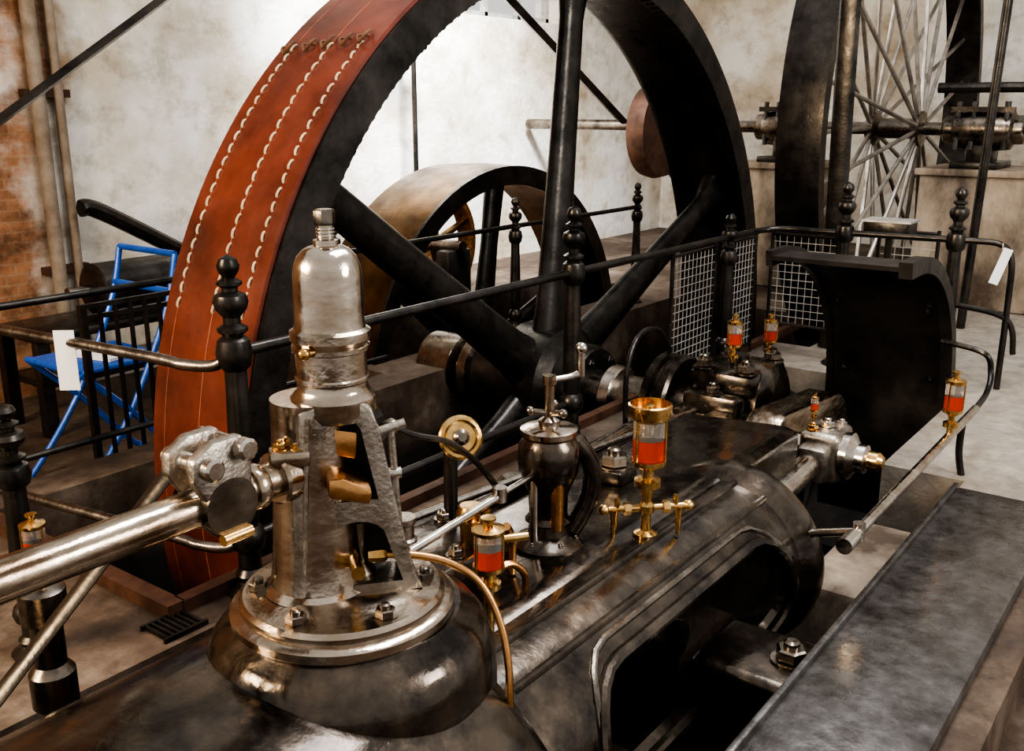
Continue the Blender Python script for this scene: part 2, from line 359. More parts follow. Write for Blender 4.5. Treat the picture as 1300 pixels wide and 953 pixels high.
# ------------------------------------------------------------------ valve column
X0,Y0=1.165,1.272
vc=B('valve_column')
vc.lathe([(0.205,0.600),(0.210,0.606),(0.210,0.620),(0.203,0.626),(0.192,0.628),(0.192,0.640),(0.184,0.648),(0.13,0.654),(0.12,0.66)],(X0,Y0,0),(0,0,1),'bronzed',72)
for k in range(6):
    a=D(60*k+15); vc.nut((X0+0.155*math.cos(a),Y0+0.155*math.sin(a),0.646),(0,0,1),0.018,'darksteel')
vc.lathe([(0.104,0.655),(0.090,0.668),(0.084,0.70),(0.080,0.76),(0.075,0.85),(0.071,0.96),(0.070,1.02)],(X0-0.03,Y0+0.03,0),(0,0,1),'bronzed',40)
vc.lathe([(0.070,0.985),(0.076,1.0),(0.076,1.022),(0.065,1.034),(0.063,1.04),(0.063,1.05),(0.066,1.053),(0.066,1.058),(0.063,1.061),(0.063,1.105),(0.069,1.108),(0.069,1.116),(0.064,1.12),(0.071,1.127),(0.071,1.142),(0.063,1.147),(0.061,1.16),(0.0605,1.235),(0.058,1.255),(0.051,1.272),(0.040,1.284),(0.03,1.289),(0.022,1.291),(0.022,1.30),(0.014,1.302),(0.014,1.33)],(X0,Y0,0),(0,0,1),'bronzed',48)
vc.lathe([(0.018,1.325),(0.019,1.329),(0.019,1.348),(0.016,1.352),(0.0,1.352)],(X0,Y0,0),(0,0,1),'darksteel',6)
for z in (1.304,1.310,1.316): vc.lathe([(0.0155,z),(0.0165,z+0.002),(0.0155,z+0.004)],(X0,Y0,0),(0,0,1),'steel',16)
vc.cyl((X0-0.075,Y0-0.02,1.115),(X0-0.055,Y0-0.02,1.115),0.008,'brass'); vc.ball((X0-0.08,Y0-0.02,1.115),0.011,'brass')
vcol=vc.done()
th=D(-38)
ux=Vector((math.cos(th),math.sin(th),0)); nrm=Vector((math.sin(th),-math.cos(th),0))
def pl(s_,z,o=0.0):
    p=Vector((X0,Y0,0))+ux*s_+nrm*o
    return Vector((p.x,p.y,z))
af=B('frame_plate')
out=[(-0.066,1.01),(-0.03,1.03),(0.03,1.03),(0.060,1.012),(0.074,0.97),(0.086,0.90),(0.106,0.79),(0.132,0.68),(0.146,0.652),(-0.085,0.652),(-0.08,0.70),(-0.074,0.85)]
af.prism([pl(a,z,-0.02) for a,z in out],nrm*0.085,'caststeel',0.006)
af=af.done()
def hole(pts):
    h=B('h'); h.prism([pl(a,z,-0.2) for a,z in pts],nrm*0.5,'caststeel'); return h.done()
def arch(s0,s1,t0,t1,z0,z1,r):
    p=[(s0,z0),(s1,z0),(t1,z1-r)]
    for i in range(1,8):
        a=math.pi*i/8; p.append(((t0+t1)/2+(t1-t0)/2*math.cos(a),z1-r+r*math.sin(a)))
    p.append((t0,z1-r)); return p
cut(af,[hole(arch(-0.026,0.066,-0.026,0.042,0.84,0.995,0.035)),hole(arch(-0.032,0.106,-0.026,0.078,0.675,0.80,0.035))])
af.parent=vcol
vd=B('column_fittings')
vd.prism([pl(a,z,-0.06) for a,z in ((-0.04,0.68),(0.10,0.68),(0.06,0.98),(-0.04,0.98))],nrm*0.03,'iron')
vd.tube([pl(-0.073,0.66,0.068),pl(-0.062,0.85,0.068),pl(-0.052,1.0,0.068)],0.005,'caststeel',8)
vd.prism([pl(a,z,0.0) for a,z in ((-0.02,0.93),(0.03,0.915),(0.035,0.965),(-0.01,0.975))],nrm*0.055,'copper',0.004)
vd.prism([pl(a,z,0.0) for a,z in ((-0.025,0.87),(0.045,0.852),(0.050,0.878),(0.0,0.905),(-0.025,0.905))],nrm*0.12,'copper',0.006)
vd.cyl(pl(0.02,0.72,0.05),pl(0.02,0.72,0.11),0.013,'brass')
vd.lathe([(0.03,0.65),(0.034,0.68),(0.02,0.70),(0.02,0.78)],(pl(0.03,0,0.01).x,pl(0.03,0,0.01).y,0),(0,0,1),'darksteel',20)
for s_ in (-0.10,-0.07): vd.nut(pl(s_,0.945,0.05),(0,0,1),0.011,'brass')
vd.box(pl(-0.085,0.93,0.05),(0.07,0.05,0.03),'bronzed',(0,0,th),0.006)
vd.cyl(pl(0.07,0.95,0.02),pl(0.125,0.965,0.02),0.009,'caststeel'); vd.cyl(pl(0.075,0.87,0.02),pl(0.115,0.87,0.02),0.010,'caststeel')
vd.cyl(pl(0.098,0.96,0.02),pl(0.110,0.72,0.02),0.007,'caststeel')
vd.done(vcol)
vr=B('valve_rod')
RZ=0.892
vr.cyl((-0.6,YE,RZ),(1.1,YE,RZ),0.032,'rodsteel',n=32)
vr.lathe([(0.038,0.985),(0.041,0.99),(0.041,1.005),(0.038,1.01)],(0,YE,RZ),(1,0,0),'bronzed',32)
vr.lathe([(0.042,1.04),(0.047,1.045),(0.047,1.085),(0.042,1.09)],(0,YE,RZ),(1,0,0),'bronzed',32)
vr.done()
cl=B('rod_clamp_lever')
cxp=0.92; q=0.86
for yy in (YE-0.044,YE+0.020):
    pts=[]
    for i in range(9):
        a=D(150+ (390-150)*i/8); pts.append((cxp+0.05*math.cos(a),yy,RZ-0.005+0.05*math.sin(a)))
    pts+= [(cxp+0.055*q,yy,RZ+0.10*q),(cxp+0.035*q,yy,RZ+0.135*q),(cxp-0.03*q,yy,RZ+0.135*q),(cxp-0.075*q,yy,RZ+0.11*q),(cxp-0.08*q,yy,RZ+0.07*q)]
    cl.prism(pts,(0,0.024,0),'caststeel',0.005)
cl.lathe([(0.05,-0.046),(0.05,0.046)],(cxp,YE,RZ),(0,1,0),'darksteel',32)
for a,b in ((-0.04,0.078),(0.026,0.095)):
    cl.lathe([(0.014,-0.066),(0.019,-0.062),(0.019,-0.046),(0.016,-0.042),(0.016,0.06)],(cxp+a,YE,RZ+b),(0,1,0),'steel',24)
cl.cyl((cxp-0.028,YE-0.05,RZ-0.048),(cxp+0.028,YE-0.05,RZ-0.048),0.010,'brass')
cl.tube([(cxp-0.03,YE+0.06,RZ+0.06),(0.74,YE+0.09,0.80),(0.50,YE+0.12,0.58),(0.42,YE+0.13,0.50)],0.022,'iron',8,flat=0.35)
cl.done()
op=B('copper_oil_pipe')
op.tube([(1.19,1.215,0.715),(1.24,1.17,0.71),(1.29,1.12,0.69),(1.325,1.07,0.65),(1.335,1.03,0.58),(1.325,1.00,0.50),(1.31,0.985,0.40),(1.30,0.975,0.2)],0.0075,'copper',12)
op.lathe([(0.012,-0.015),(0.014,0),(0.014,0.015),(0.011,0.02)],(1.195,1.21,0.715),(1,-0.9,0),'brass',6)
op.done()

# ------------------------------------------------------------------ crosshead guide
cg=B('crosshead_guide')
cg.lathe([(0.29,1.42),(0.29,2.95),(0.31,2.97),(0.33,2.99),(0.335,3.02),(0.33,3.055),(0.31,3.07),(0.27,3.07),(0.245,3.04),(0.24,1.42)],(0,YE,0),(1,0,0),'gloss',96,closed=True)
cgo=cg.done()
def cylpt(x,phi,r): return Vector((x,YE-r*math.cos(phi),r*math.sin(phi)))
def slot(r,x0,x1,c,hw,n=10):
    P=[]; R=hw*0.27
    for i in range(n+1):
        a=-math.pi/2+math.pi*i/n; P.append((x1-R+R*math.cos(a),c+hw*math.sin(a)))
    for i in range(n+1):
        a=math.pi/2+math.pi*i/n; P.append((x0+R+R*math.cos(a),c+hw*math.sin(a)))
    return P
sl=slot(0.3,1.72,2.88,D(6),D(38))
t=bmesh.new(); a_=[];b_=[]
for x,p in sl:
    a_.append(t.verts.new(cylpt(x,p,0.15))); b_.append(t.verts.new(cylpt(x,p,0.5)))
t.faces.new(a_); t.faces.new(b_[::-1])
for i in range(len(a_)): t.faces.new((a_[i],b_[i],b_[(i+1)%len(a_)],a_[(i+1)%len(a_)]))
h=B('cutter'); h.merge(t,'gloss'); cut(cgo,[h.done()])
gd=B('guide_frame')
dense=[]
for i in range(len(sl)):
    x0,p0=sl[i]; x1,p1=sl[(i+1)%len(sl)]
    m=12 if abs(x1-x0)>0.3 else 1
    for j in range(m): dense.append((x0+(x1-x0)*j/m,p0+(p1-p0)*j/m))
gd.tube([cylpt(x,p,0.288) for x,p in dense],0.02,'gloss',10,smooth=False,closed=True)
gd.tube([cylpt(x,D(6)+(p-D(6))*1.3,0.29) for x,p in dense],0.01,'darksteel',8,smooth=False,closed=True)
for ph in (62,84): gd.cyl(cylpt(1.45,D(ph),0.29),cylpt(2.96,D(ph),0.29),0.012,'gloss',n=10)
gd.prism([(1.44,1.30,-0.6),(1.44,1.30,0.285),(1.44,1.36,0.30),(1.44,1.80,0.27),(1.44,1.88,0.20),(1.44,1.88,-0.6)],(2.2,0,0),'gloss',0.02)
gd.box((2.5,YE,-0.62),(2.4,0.5,0.55),'iron',bev=0.03)
gd.box((3.75,1.80,-0.25),(0.9,0.3,0.75),'gloss',bev=0.04)
for x in (2.45,1.7):
    gd.box((x,0.93,-0.06),(0.30,0.34,0.14),'gloss',bev=0.03,seg=3); gd.box((x,1.0,-0.5),(0.2,0.3,0.8),'iron')
    gd.nut((x,0.85,0.01),(0,0,1),0.042,'darksteel')
gd.done(cgo)
ch=B('crosshead')
ch.cyl((1.42,YE,0),(2.3,YE,0),0.04,'steel'); ch.box((2.38,YE,0),(0.30,0.16,0.44),'darksteel',bev=0.03)
ch.cyl((2.38,YE-0.14,0),(2.38,YE+0.1,0),0.06,'steel'); ch.done(cgo)
ro=B('oil_feed_rod')
ro.cyl((2.86,0.85,0.215),(4.55,0.85,0.235),0.018,'steel',n=16)
ro.cyl((2.84,0.85,0.215),(2.93,0.85,0.216),0.026,'steel',n=16); ro.cyl((2.98,0.85,0.19),(2.98,0.85,0.245),0.02,'steel')
ro.cyl((2.98,0.85,0.215),(3.02,1.02,0.15),0.014,'steel'); ro.tube([(4.32,0.85,0.23),(4.32,0.85,0.1),(4.32,0.83,0.0)],0.015,'iron')
ro.tube([(4.55,0.85,0.235),(4.75,0.85,0.26),(4.85,0.86,0.33),(4.85,0.9,0.42),(4.9,1.1,0.44)],0.013,'iron')
ro.done()

# ------------------------------------------------------------------ drip oilers
def oiler(x,y,z,h,w=1.0,wide=False,stem=0):
    o=B('drip_oiler'); r=h*0.13*w
    P=lambda pr,k,n=24: o.lathe([(a*r,b*h) for a,b in pr],(x,y,z),(0,0,1),k,n)
    P([(0.35,0),(0.35,0.1),(0.8,0.1),(0.8,0.17),(0.35,0.19),(0.35,0.27),(0.65,0.3),(1.05,0.34),(1.05,0.39),(0.5,0.40)],'brass')
    P([(0.88,0.39),(0.95,0.395),(0.95,0.60),(0.88,0.605)],'oil')
    P([(0.93,0.605),(0.95,0.61),(0.95,0.80),(0.90,0.805)],'glass')
    if wide: P([(1.0,0.80),(1.25,0.83),(1.3,0.86),(1.3,0.96),(1.2,0.97),(1.15,0.88),(0.4,0.87),(0.3,0.95),(0.0,0.96)],'brass')
    else: P([(1.05,0.80),(1.1,0.82),(1.1,0.85),(0.5,0.88),(0.3,0.9),(0.3,0.95),(0.5,0.96),(0.5,0.99),(0,1.0)],'brass')
    for a in (45,165,285): o.cyl((x+r*1.0*math.cos(D(a)),y+r*math.sin(D(a)),z+0.38*h),(x+r*1.0*math.cos(D(a)),y+r*math.sin(D(a)),z+0.82*h),r*0.09,'brass',n=6)
    if stem: o.cyl((x,y,z-stem),(x,y,z+0.01),r*0.35,'brass',n=12)
    return o.done()
oiler(2.40,1.30,0.42,0.29,1.3,True)
mf=B('oil_manifold')
mf.lathe([(0.035,0.285),(0.035,0.30),(0.016,0.31),(0.014,0.36),(0.024,0.37),(0.024,0.39),(0.014,0.40),(0.014,0.43)],(2.40,1.30,0),(0,0,1),'brass',20)
dv=Vector((0.70,-0.70,0))
for s_ in (-1,1):
    c=Vector((2.40,1.30,0.38)); e=c+dv*0.13*s_
    mf.cyl(c,e,0.010,'brass',n=12); mf.cyl(c+dv*0.05*s_,c+dv*0.07*s_,0.02,'brass',n=6); mf.ball(e,0.017,'brass')
    mf.lathe([(0.016,0.0),(0.010,-0.03),(0.010,-0.05),(0.006,-0.09)],e-dv*0.03*s_,(0,0,1),'brass',12)
    mf.cyl(c+dv*0.09*s_,c+dv*0.09*s_+Vector((0,0,0.035)),0.008,'brass',n=10)
mf.done()
oiler(1.66,1.31,0.405,0.20,1.4,stem=0.115)
oiler(4.36,1.92,0.32,0.24,1.15); oiler(4.66,1.86,0.30,0.22,1.15)
oiler(4.10,0.85,0.245,0.26,1.1); oiler(px+0.02,1.36,pz+0.12,0.12)
oiler(0.95,2.0,0.52,0.16,1.2)
st=B('drain_valve_stand')
st.lathe([(0.06,0.0),(0.06,0.02),(0.03,0.05),(0.03,0.2),(0.05,0.22),(0.05,0.30),(0.035,0.32),(0.035,0.42),(0.05,0.43),(0.05,0.50),(0.02,0.52)],(0.95,2.0,-0.0),(0,0,1),'darksteel',24)
st.cyl((0.95,2.0,0),(0.95,2.0,-0.9),0.05,'iron'); st.done()

# ------------------------------------------------------------------ hand regulator on the deck
gx,gy=2.18,1.50
rg=B('hand_regulator_valve')
rg.lathe([(0.105,0.27),(0.105,0.30),(0.095,0.31),(0.06,0.33),(0.055,0.36),(0.068,0.37),(0.055,0.385),(0.058,0.45),(0.07,0.48),(0.086,0.52),(0.09,0.56),(0.087,0.60),(0.07,0.625)],(gx,gy,0),(0,0,1),'gloss',36)
for k in range(6): a=D(60*k); rg.nut((gx+0.08*math.cos(a),gy+0.08*math.sin(a),0.305),(0,0,1),0.011,'darksteel')
rg.tube([(gx+0.06,gy-0.05,0.6),(gx+0.10,gy-0.08,0.52),(gx+0.09,gy-0.08,0.42),(gx+0.05,gy-0.05,0.33)],0.028,'gloss',12)
rg.lathe([(0.075,0.622),(0.082,0.63),(0.082,0.645),(0.07,0.65),(0.03,0.655),(0.03,0.67),(0.014,0.68),(0.014,0.77),(0.02,0.775),(0.02,0.80),(0,0.80)],(gx,gy,0),(0,0,1),'bronzed',28)
for k in range(3):
    a=D(120*k+20); rg.cyl((gx,gy,0.69),(gx+0.055*math.cos(a),gy+0.055*math.sin(a),0.70),0.009,'darksteel',n=10); rg.ball((gx+0.055*math.cos(a),gy+0.055*math.sin(a),0.70),0.013,'darksteel')
rg.tube([(gx,gy,0.785),(gx+0.05,gy-0.035,0.79),(gx+0.075,gy-0.055,0.80)],0.009,'steel',10)
rg.cyl((gx+0.075,gy-0.055,0.79),(gx+0.075,gy-0.055,0.87),0.011,'steel'); rg.ball((gx+0.075,gy-0.055,0.87),0.017,'steel')
rg.cyl((gx-0.03,gy-0.05,0.36),(gx-0.03,gy-0.05,0.60),0.02,'copper',n=14)
rg.cyl((gx-0.07,gy+0.0,0.31),(gx-0.07,gy+0.0,0.58),0.012,'steel',n=14)
rg.done()
hw=B('brass_handwheel')
hc=Vector((1.91,1.60,0.67)); ha=Vector((-0.55,-0.72,0.35)).normalized(); u,v,w_=frame(ha)
hw.tube([hc+(u*math.cos(D(15*i))+v*math.sin(D(15*i)))*0.050 for i in range(24)],0.011,'brass',8,closed=True,smooth=False)
hw.lathe([(0.022,-0.02),(0.022,0.015),(0.012,0.025)],hc,ha,'darksteel',16)
hw.lathe([(0.044,-0.004),(0.044,0.004)],hc,ha,'brass',24)
hw.cyl(hc,hc-ha*0.16,0.012,'darksteel'); hw.cyl(hc-ha*0.14,(1.98,1.70,0.30),0.02,'iron')
hw.done()
lv=B('valve_linkage')
lv.tube([(1.60,1.62,0.80),(1.72,1.60,0.73),(1.84,1.58,0.68),(1.93,1.56,0.60),(1.99,1.52,0.50)],0.014,'iron',8,flat=0.6)
lv.cyl((1.57,1.63,0.79),(1.62,1.61,0.81),0.022,'iron',n=6); lv.ball((1.66,1.61,0.765),0.02,'darksteel')
lv.tube([(1.66,1.61,0.765),(1.60,1.63,0.70),(1.55,1.66,0.60),(1.55,1.68,0.38)],0.010,'iron')
lv.tube([(1.55,1.72,0.83),(1.62,1.70,0.80),(1.66,1.69,0.72),(1.68,1.68,0.38)],0.012,'darksteel')
lv.cyl((1.595,1.50,0.487),(1.95,1.50,0.515),0.011,'steel'); lv.cyl((1.95,1.5,0.50),(1.95,1.5,0.54),0.02,'steel'); lv.cyl((1.93,1.5,0.515),(2.14,1.5,0.53),0.008,'steel')
lv.cyl((1.595,1.50,0.487),(1.60,1.50,0.28),0.014,'darksteel')
lv.tube([(1.95,1.46,0.30),(1.95,1.46,0.40),(1.90,1.44,0.46)],0.012,'copper'); lv.ball((1.95,1.46,0.40),0.02,'brass')
lv.lathe([(0.035,0.30),(0.035,0.34),(0.024,0.36),(0.034,0.40),(0.034,0.45),(0.02,0.47),(0.02,0.5)],(1.88,1.50,0),(0,0,1),'copper',20)
lv.cyl((1.86,1.46,0.43),(1.94,1.40,0.43),0.012,'brass'); lv.tube([(1.80,1.44,0.30),(1.80,1.42,0.36),(1.86,1.40,0.38),(1.9,1.38,0.34),(1.9,1.38,0.28)],0.010,'copper')
lv.done()
vb=B('valve_chest')
vb.box((1.80,1.62,0.33),(0.42,0.26,0.12),'gloss',bev=0.02)
for x in (1.64,1.80,1.96):
    for y in (1.53,1.71): vb.nut((x,y,0.39),(0,0,1),0.02,'darksteel')
vb.lathe([(0.035,0.39),(0.035,0.45),(0.028,0.455),(0.028,0.49),(0.033,0.495),(0.033,0.51),(0,0.512)],(1.70,1.62,0),(0,0,1),'caststeel',24)
vb.lathe([(0.028,0.39),(0.030,0.43),(0.040,0.45),(0.040,0.47),(0.03,0.49),(0,0.49)],(1.90,1.56,0),(0,0,1),'brass',24)
vb.box((2.75,1.62,0.31),(0.12,0.12,0.05),'gloss',bev=0.01); vb.nut((2.75,1.62,0.33),(0,0,1),0.045,'darksteel')
vb.cyl((1.9,1.98,0.28),(4.1,1.98,0.13),0.014,'steel',n=12)
vb.cyl((1.55,2.05,0.16),(3.0,2.05,0.14),0.03,'darksteel',n=18)
vb.box((2.2,2.02,-0.05),(0.5,0.2,0.45),'iron',bev=0.03)
vb.box((2.75,2.02,-0.25),(0.5,0.22,0.35),'gloss',bev=0.03); vb.lathe([(0.06,0),(0.06,0.12),(0.04,0.14)],(2.75,2.05,0.06),(0,0,1),'gloss',20)
vb.done()

# ------------------------------------------------------------------ guard railing
PP=[(0.072,0),(0.075,0.012),(0.05,0.03),(0.043,0.05),(0.05,0.07),(0.036,0.09),(0.036,0.145),(0.05,0.16),(0.057,0.19),(0.05,0.22),(0.036,0.235),(0.042,0.30),(0.041,0.45),(0.034,0.70),(0.034,0.745),(0.048,0.76),(0.056,0.80),(0.048,0.84),(0.03,0.855),(0.046,0.868),(0.046,0.878),(0.026,0.89),(0.026,0.91),(0.047,0.935),(0.053,0.957),(0.047,0.978),(0.024,0.99),(0.024,1.0),(0.038,1.01),(0.038,1.018),(0.018,1.03),(0.031,1.05),(0.034,1.066),(0.025,1.087),(0.0,1.10)]
rl=empty('guard_railing')
def post(x,y,z0=0,h=1.1,rs=1.0):
    B('railing_post').lathe([(r*rs,z*(h/1.1)) for r,z in PP],(x,y,z0),(0,0,1),'iron',20).done(rl)
for x,y in ((1.82,2.415),(3.69,2.415),(5.85,1.92),(5.85,1.30)): post(x,y)
post(1.45,3.88,-0.0,0.95,0.8)
post(5.33,2.41,0,0.93,0.9); post(5.25,3.9,0,0.95,0.85); post(6.86,3.9,0,0.95,0.85); post(3.62,3.9,0,0.95,0.85)
post(1.21,2.62,0,0.75,0.9)
r=B('rails')
r.tube([(1.82,2.415,0.80),(3.69,2.415,0.80),(5.6,2.415,0.79)],0.019,'iron',12,smooth=False)
r.tube([(5.6,2.415,0.79),(5.78,2.40,0.79),(5.85,2.28,0.80),(5.85,2.1,0.80)],0.019,'iron',12)
r.tube([(5.85,2.1,0.80),(5.85,1.2,0.81)],0.019,'iron',12)
r.tube([(5.85,1.2,0.81),(5.85,1.07,0.80),(5.85,1.01,0.72),(5.85,1.0,0.5),(5.85,1.0,0.0)],0.017,'iron',12)
r.tube([(1.86,2.415,0.19),(3.69,2.415,0.19)],0.017,'iron',12)
for z in (0.80,0.20):
    r.tube([(1.82,2.415,z+0.02),(1.78,2.45,z-0.035),(1.73,2.55,z-0.04),(1.70,2.70,z-0.03),(1.53,3.5,z),(1.45,3.88,z)],0.018,'darksteel',12)
r.tube([(1.45,3.9,0.76),(6.9,3.9,0.76)],0.016,'iron',12); r.tube([(1.45,3.9,0.12),(4.0,3.9,0.12)],0.015,'iron',12)
r.tube([(5.85,1.30,0.45),(5.85,1.0,0.40),(5.9,0.95,0.2)],0.016,'iron',10)
r.done(rl)
wm=B('wire_mesh_guard')
def mesh_panel(p0,p1,z0,z1,st_):
    p0=Vector(p0);p1=Vector(p1); L=(p1-p0).length; d=(p1-p0)/L; nn=int(L/st_)
    for i in range(nn+1):
        q=p0+d*(L*i/nn); wm.cyl((q.x,q.y,z0),(q.x,q.y,z1),0.0028,'galv',n=5)
    m=int((z1-z0)/st_)
    for j in range(m+1):
        z=z0+(z1-z0)*j/m; wm.cyl((p0.x,p0.y,z),(p1.x,p1.y,z),0.0028,'galv',n=5)
    for q in (p0,p1): wm.cyl((q.x,q.y,0),(q.x,q.y,z1+0.02),0.012,'iron',n=8)
    for z in (z0,z1): wm.cyl((p0.x,p0.y,z),(p1.x,p1.y,z),0.01,'iron',n=8)
mesh_panel((4.75,2.47,0),(5.28,2.47,0),0.06,0.74,0.045); mesh_panel((5.38,2.47,0),(5.85,2.47,0),0.06,0.74,0.045)
mesh_panel((5.9,2.38,0),(5.9,1.97,0),0.2,0.76,0.045); mesh_panel((6.3,1.85,0),(6.3,1.5,0),0.2,0.78,0.045)
wm.done()
tr=B('drip_tray'); tr.box((5.98,1.70,0.83),(0.18,0.26,0.09),'iron',bev=0.006); tr.box((5.98,1.70,0.878),(0.2,0.28,0.012),'galv'); tr.cyl((5.98,1.70,0),(5.98,1.70,0.82),0.02,'iron'); tr.done()

# ------------------------------------------------------------------ background machinery
pu=B('belt_pulley')
PX,PZ=5.72,-0.36
c=(PX,0,PZ)
pu.lathe([(1.47,4.3),(1.485,4.6),(1.47,4.9),(1.42,4.9),(1.42,4.36),(1.34,4.34),(1.34,4.3)],c,(0,1,0),'pulley',96,closed=True)
pu.lathe([(1.475,4.285),(1.475,4.31),(1.35,4.31),(1.35,4.285)],c,(0,1,0),'iron',96,closed=True)
pu.lathe([(0.07,4.15),(0.18,4.4),(0.2,4.45),(0.2,4.75),(0.16,4.8)],c,(0,1,0),'iron',32)
for k in range(6):
    a=D(81+60*k); pu.lathe([(0.11,0.15),(0.085,0.9),(0.10,1.42)],(PX,4.6,PZ),(math.cos(a),0,math.sin(a)),'iron',16,sc=(0.6,1))
pu.cyl((PX,4.02,PZ),(PX,5.2,PZ),0.06,'darksteel'); pu.done()
p2=B('small_pulley')
for (x,y,z,R) in ((6.15,5.35,0.42,0.48),(6.15,5.7,0.42,0.40)):
    p2.lathe([(R,y),(R+0.01,y+0.08),(R,y+0.16),(R-0.05,y+0.16),(R-0.05,y)],(x,0,z),(0,1,0),'copper',48,closed=True)
    for k in range(4):
        a=D(20+90*k); p2.cyl((x,y+0.08,z),(x+(R-.03)*math.cos(a),y+0.08,z+(R-.03)*math.sin(a)),0.03,'pulley')
p2.cyl((6.15,5.1,0.42),(6.15,6.1,0.42),0.05,'darksteel'); p2.box((6.15,6.0,0.0),(0.4,0.3,0.9),'iron',bev=0.03); p2.box((6.15,5.2,0.15),(0.3,0.15,0.5),'iron',bev=0.03); p2.done()
sw=B('spoked_wheel')
c=(8.5,0,1.35)
sw.lathe([(2.12,2.30),(2.13,2.45),(2.12,2.60),(2.02,2.60),(2.04,2.45),(2.02,2.30)],c,(0,1,0),'iron',120,closed=True)
sw.lathe([(0.06,2.22),(0.14,2.24),(0.14,2.30),(0.08,2.33),(0.08,2.57),(0.14,2.60),(0.14,2.66),(0.06,2.68)],c,(0,1,0),'darksteel',32)
for k in range(32):
    a=2*math.pi*k/32; y0=2.27 if k%2 else 2.63; d=Vector((math.cos(a),0,math.sin(a)))
    sw.cyl(Vector((8.5,y0,1.35))+d*0.1,Vector((8.5,2.45,1.35))+d*2.03,0.017,'spoke',n=8)
sw.done()
ls=B('line_shaft')
ls.cyl((8.5,1.1,1.35),(8.5,6.15,1.35),0.05,'darksteel')
for y in (3.35,1.78):
    ls.box((8.5,y,1.085),(0.55,0.34,0.05),'iron',bev=0.01); ls.box((8.5,y,1.17),(0.25,0.2,0.16),'iron',bev=0.03)
    ls.lathe([(0.08,-0.3),(0.11,-0.28),(0.11,-0.22),(0.15,-0.2),(0.17,0),(0.15,0.2),(0.11,0.22),(0.11,0.28),(0.08,0.3)],(8.5,y,1.35),(0,1,0),'darksteel',28)
    for yy in (-0.17,-0.06,0.06,0.17):
        ls.cyl((8.38,y+yy,1.2),(8.38,y+yy,1.56),0.022,'iron',n=8)
    ls.box((8.38,y,1.5),(0.06,0.45,0.04),'iron')
ls.lathe([(0.05,4.55),(0.42,4.56),(0.44,4.65),(0.42,4.74),(0.05,4.75)],(8.5,0,1.3),(0,1,0),'rust',36)
ls.tube([(8.3,2.1,1.66),(8.3,1.2,1.66)],0.04,'iron')
ls.done()
def pedestal(y0,y1,x0=8.15,x1=8.95):
    p=B('stone_pedestal'); p.box(((x0+x1)/2,(y0+y1)/2,0.51),(x1-x0,y1-y0,1.02),'stone',bev=0.03); p.box(((x0+x1)/2,(y0+y1)/2,1.035),(x1-x0+0.06,y1-y0+0.06,0.05),'stone',bev=0.01); p.done()
pedestal(3.02,3.68); pedestal(0.9,2.14)
def bar(p0,p1,wd,tk,k='iron',ob=None):
    ob.tube([p0,((Vector(p0)+Vector(p1))/2),p1],wd,k,4,smooth=False,flat=tk)
cbm=B('steel_tie_bar'); bar((1.3,5.0,0.69),(6.0,5.0,3.72),0.05,0.5,ob=cbm); cbm.done()
c2=B('steel_tie_bar'); bar((5.4,5.0,3.0),(9.8,5.0,0.68),0.06,0.5,ob=c2); c2.done()
wp=B('wall_pipe')
wp.cyl((3.30,6.12,-0.3),(3.30,6.12,4.5),0.045,'pipe_paint'); wp.cyl((3.44,6.13,-0.3),(3.44,6.13,4.5),0.03,'pipe_paint')
for z in (0.5,1.6,2.7): wp.box((3.37,6.16,z),(0.30,0.06,0.05),'rust')
wp.done()
w2=B('steam_pipe'); w2.tube([(3.40,5.95,0.90),(3.55,5.95,0.86),(4.3,5.95,0.44),(4.9,5.95,0.10),(5.1,5.95,-0.0)],0.055,'iron'); w2.done()
hr=B('hanging_rod'); hr.cyl((6.55,5.95,0.9),(6.55,5.95,2.4),0.022,'iron'); hr.cyl((6.3,5.95,2.02),(6.7,5.95,2.02),0.03,'iron'); hr.cyl((6.55,5.95,2.02),(6.55,6.2,2.02),0.02,'iron'); hr.done()
ve=B('belt_shifter_pole')
ve.tube([(6.25,2.10,0.0),(6.22,2.12,1.5),(6.18,2.14,3.6)],0.065,'iron',8,smooth=False,flat=0.5); ve.cyl((7.4,1.55,0),(7.3,1.45,3.6),0.03,'iron'); ve.done()

ig=B('iron_gate')
for i in range(8):
    x=2.28+i*0.075; ig.box((x,4.06,0.19),(0.016,0.016,0.96),'iron')
for z in (-0.22,0.62,0.67): ig.box((2.54,4.06,z),(0.56,0.02,0.022),'iron')
ig.box((2.27,4.06,0.19),(0.03,0.03,0.98),'iron'); ig.box((2.82,4.06,0.19),(0.03,0.03,0.98),'iron'); ig.done()
fc=B('folding_chair')
zf=-0.284; cx0,cy0=2.62,4.50
for s_ in (-1,1):
    q=cy0+0.24*s_
    fc.tube([(cx0-0.40,q,zf),(cx0-0.34,q,zf),(cx0-0.06,q,zf+0.34),(cx0+0.19,q,zf+0.80),(cx0+0.28,q,zf+1.10)],0.016,'blue')
    fc.tube([(cx0+0.30,q,zf),(cx0+0.22,q,zf+0.05),(cx0-0.02,q,zf+0.34),(cx0-0.28,q,zf+0.60)],0.016,'blue')
for x,z in ((-0.38,0.0),(0.28,0.0),(0.28,1.10),(0.23,0.92),(-0.28,0.60)): fc.tube([(cx0+x,cy0-0.24,zf+z),(cx0+x,cy0+0.24,zf+z)],0.016,'blue')
fc.box((cx0-0.04,cy0,zf+0.60),(0.46,0.46,0.025),'blue',bev=0.008)
fc.done()
pp=B('paper_sheets'); pp.box((cx0-0.02,cy0-0.02,zf+0.622),(0.22,0.30,0.014),'paper',(0,0,0.2)); pp.done()
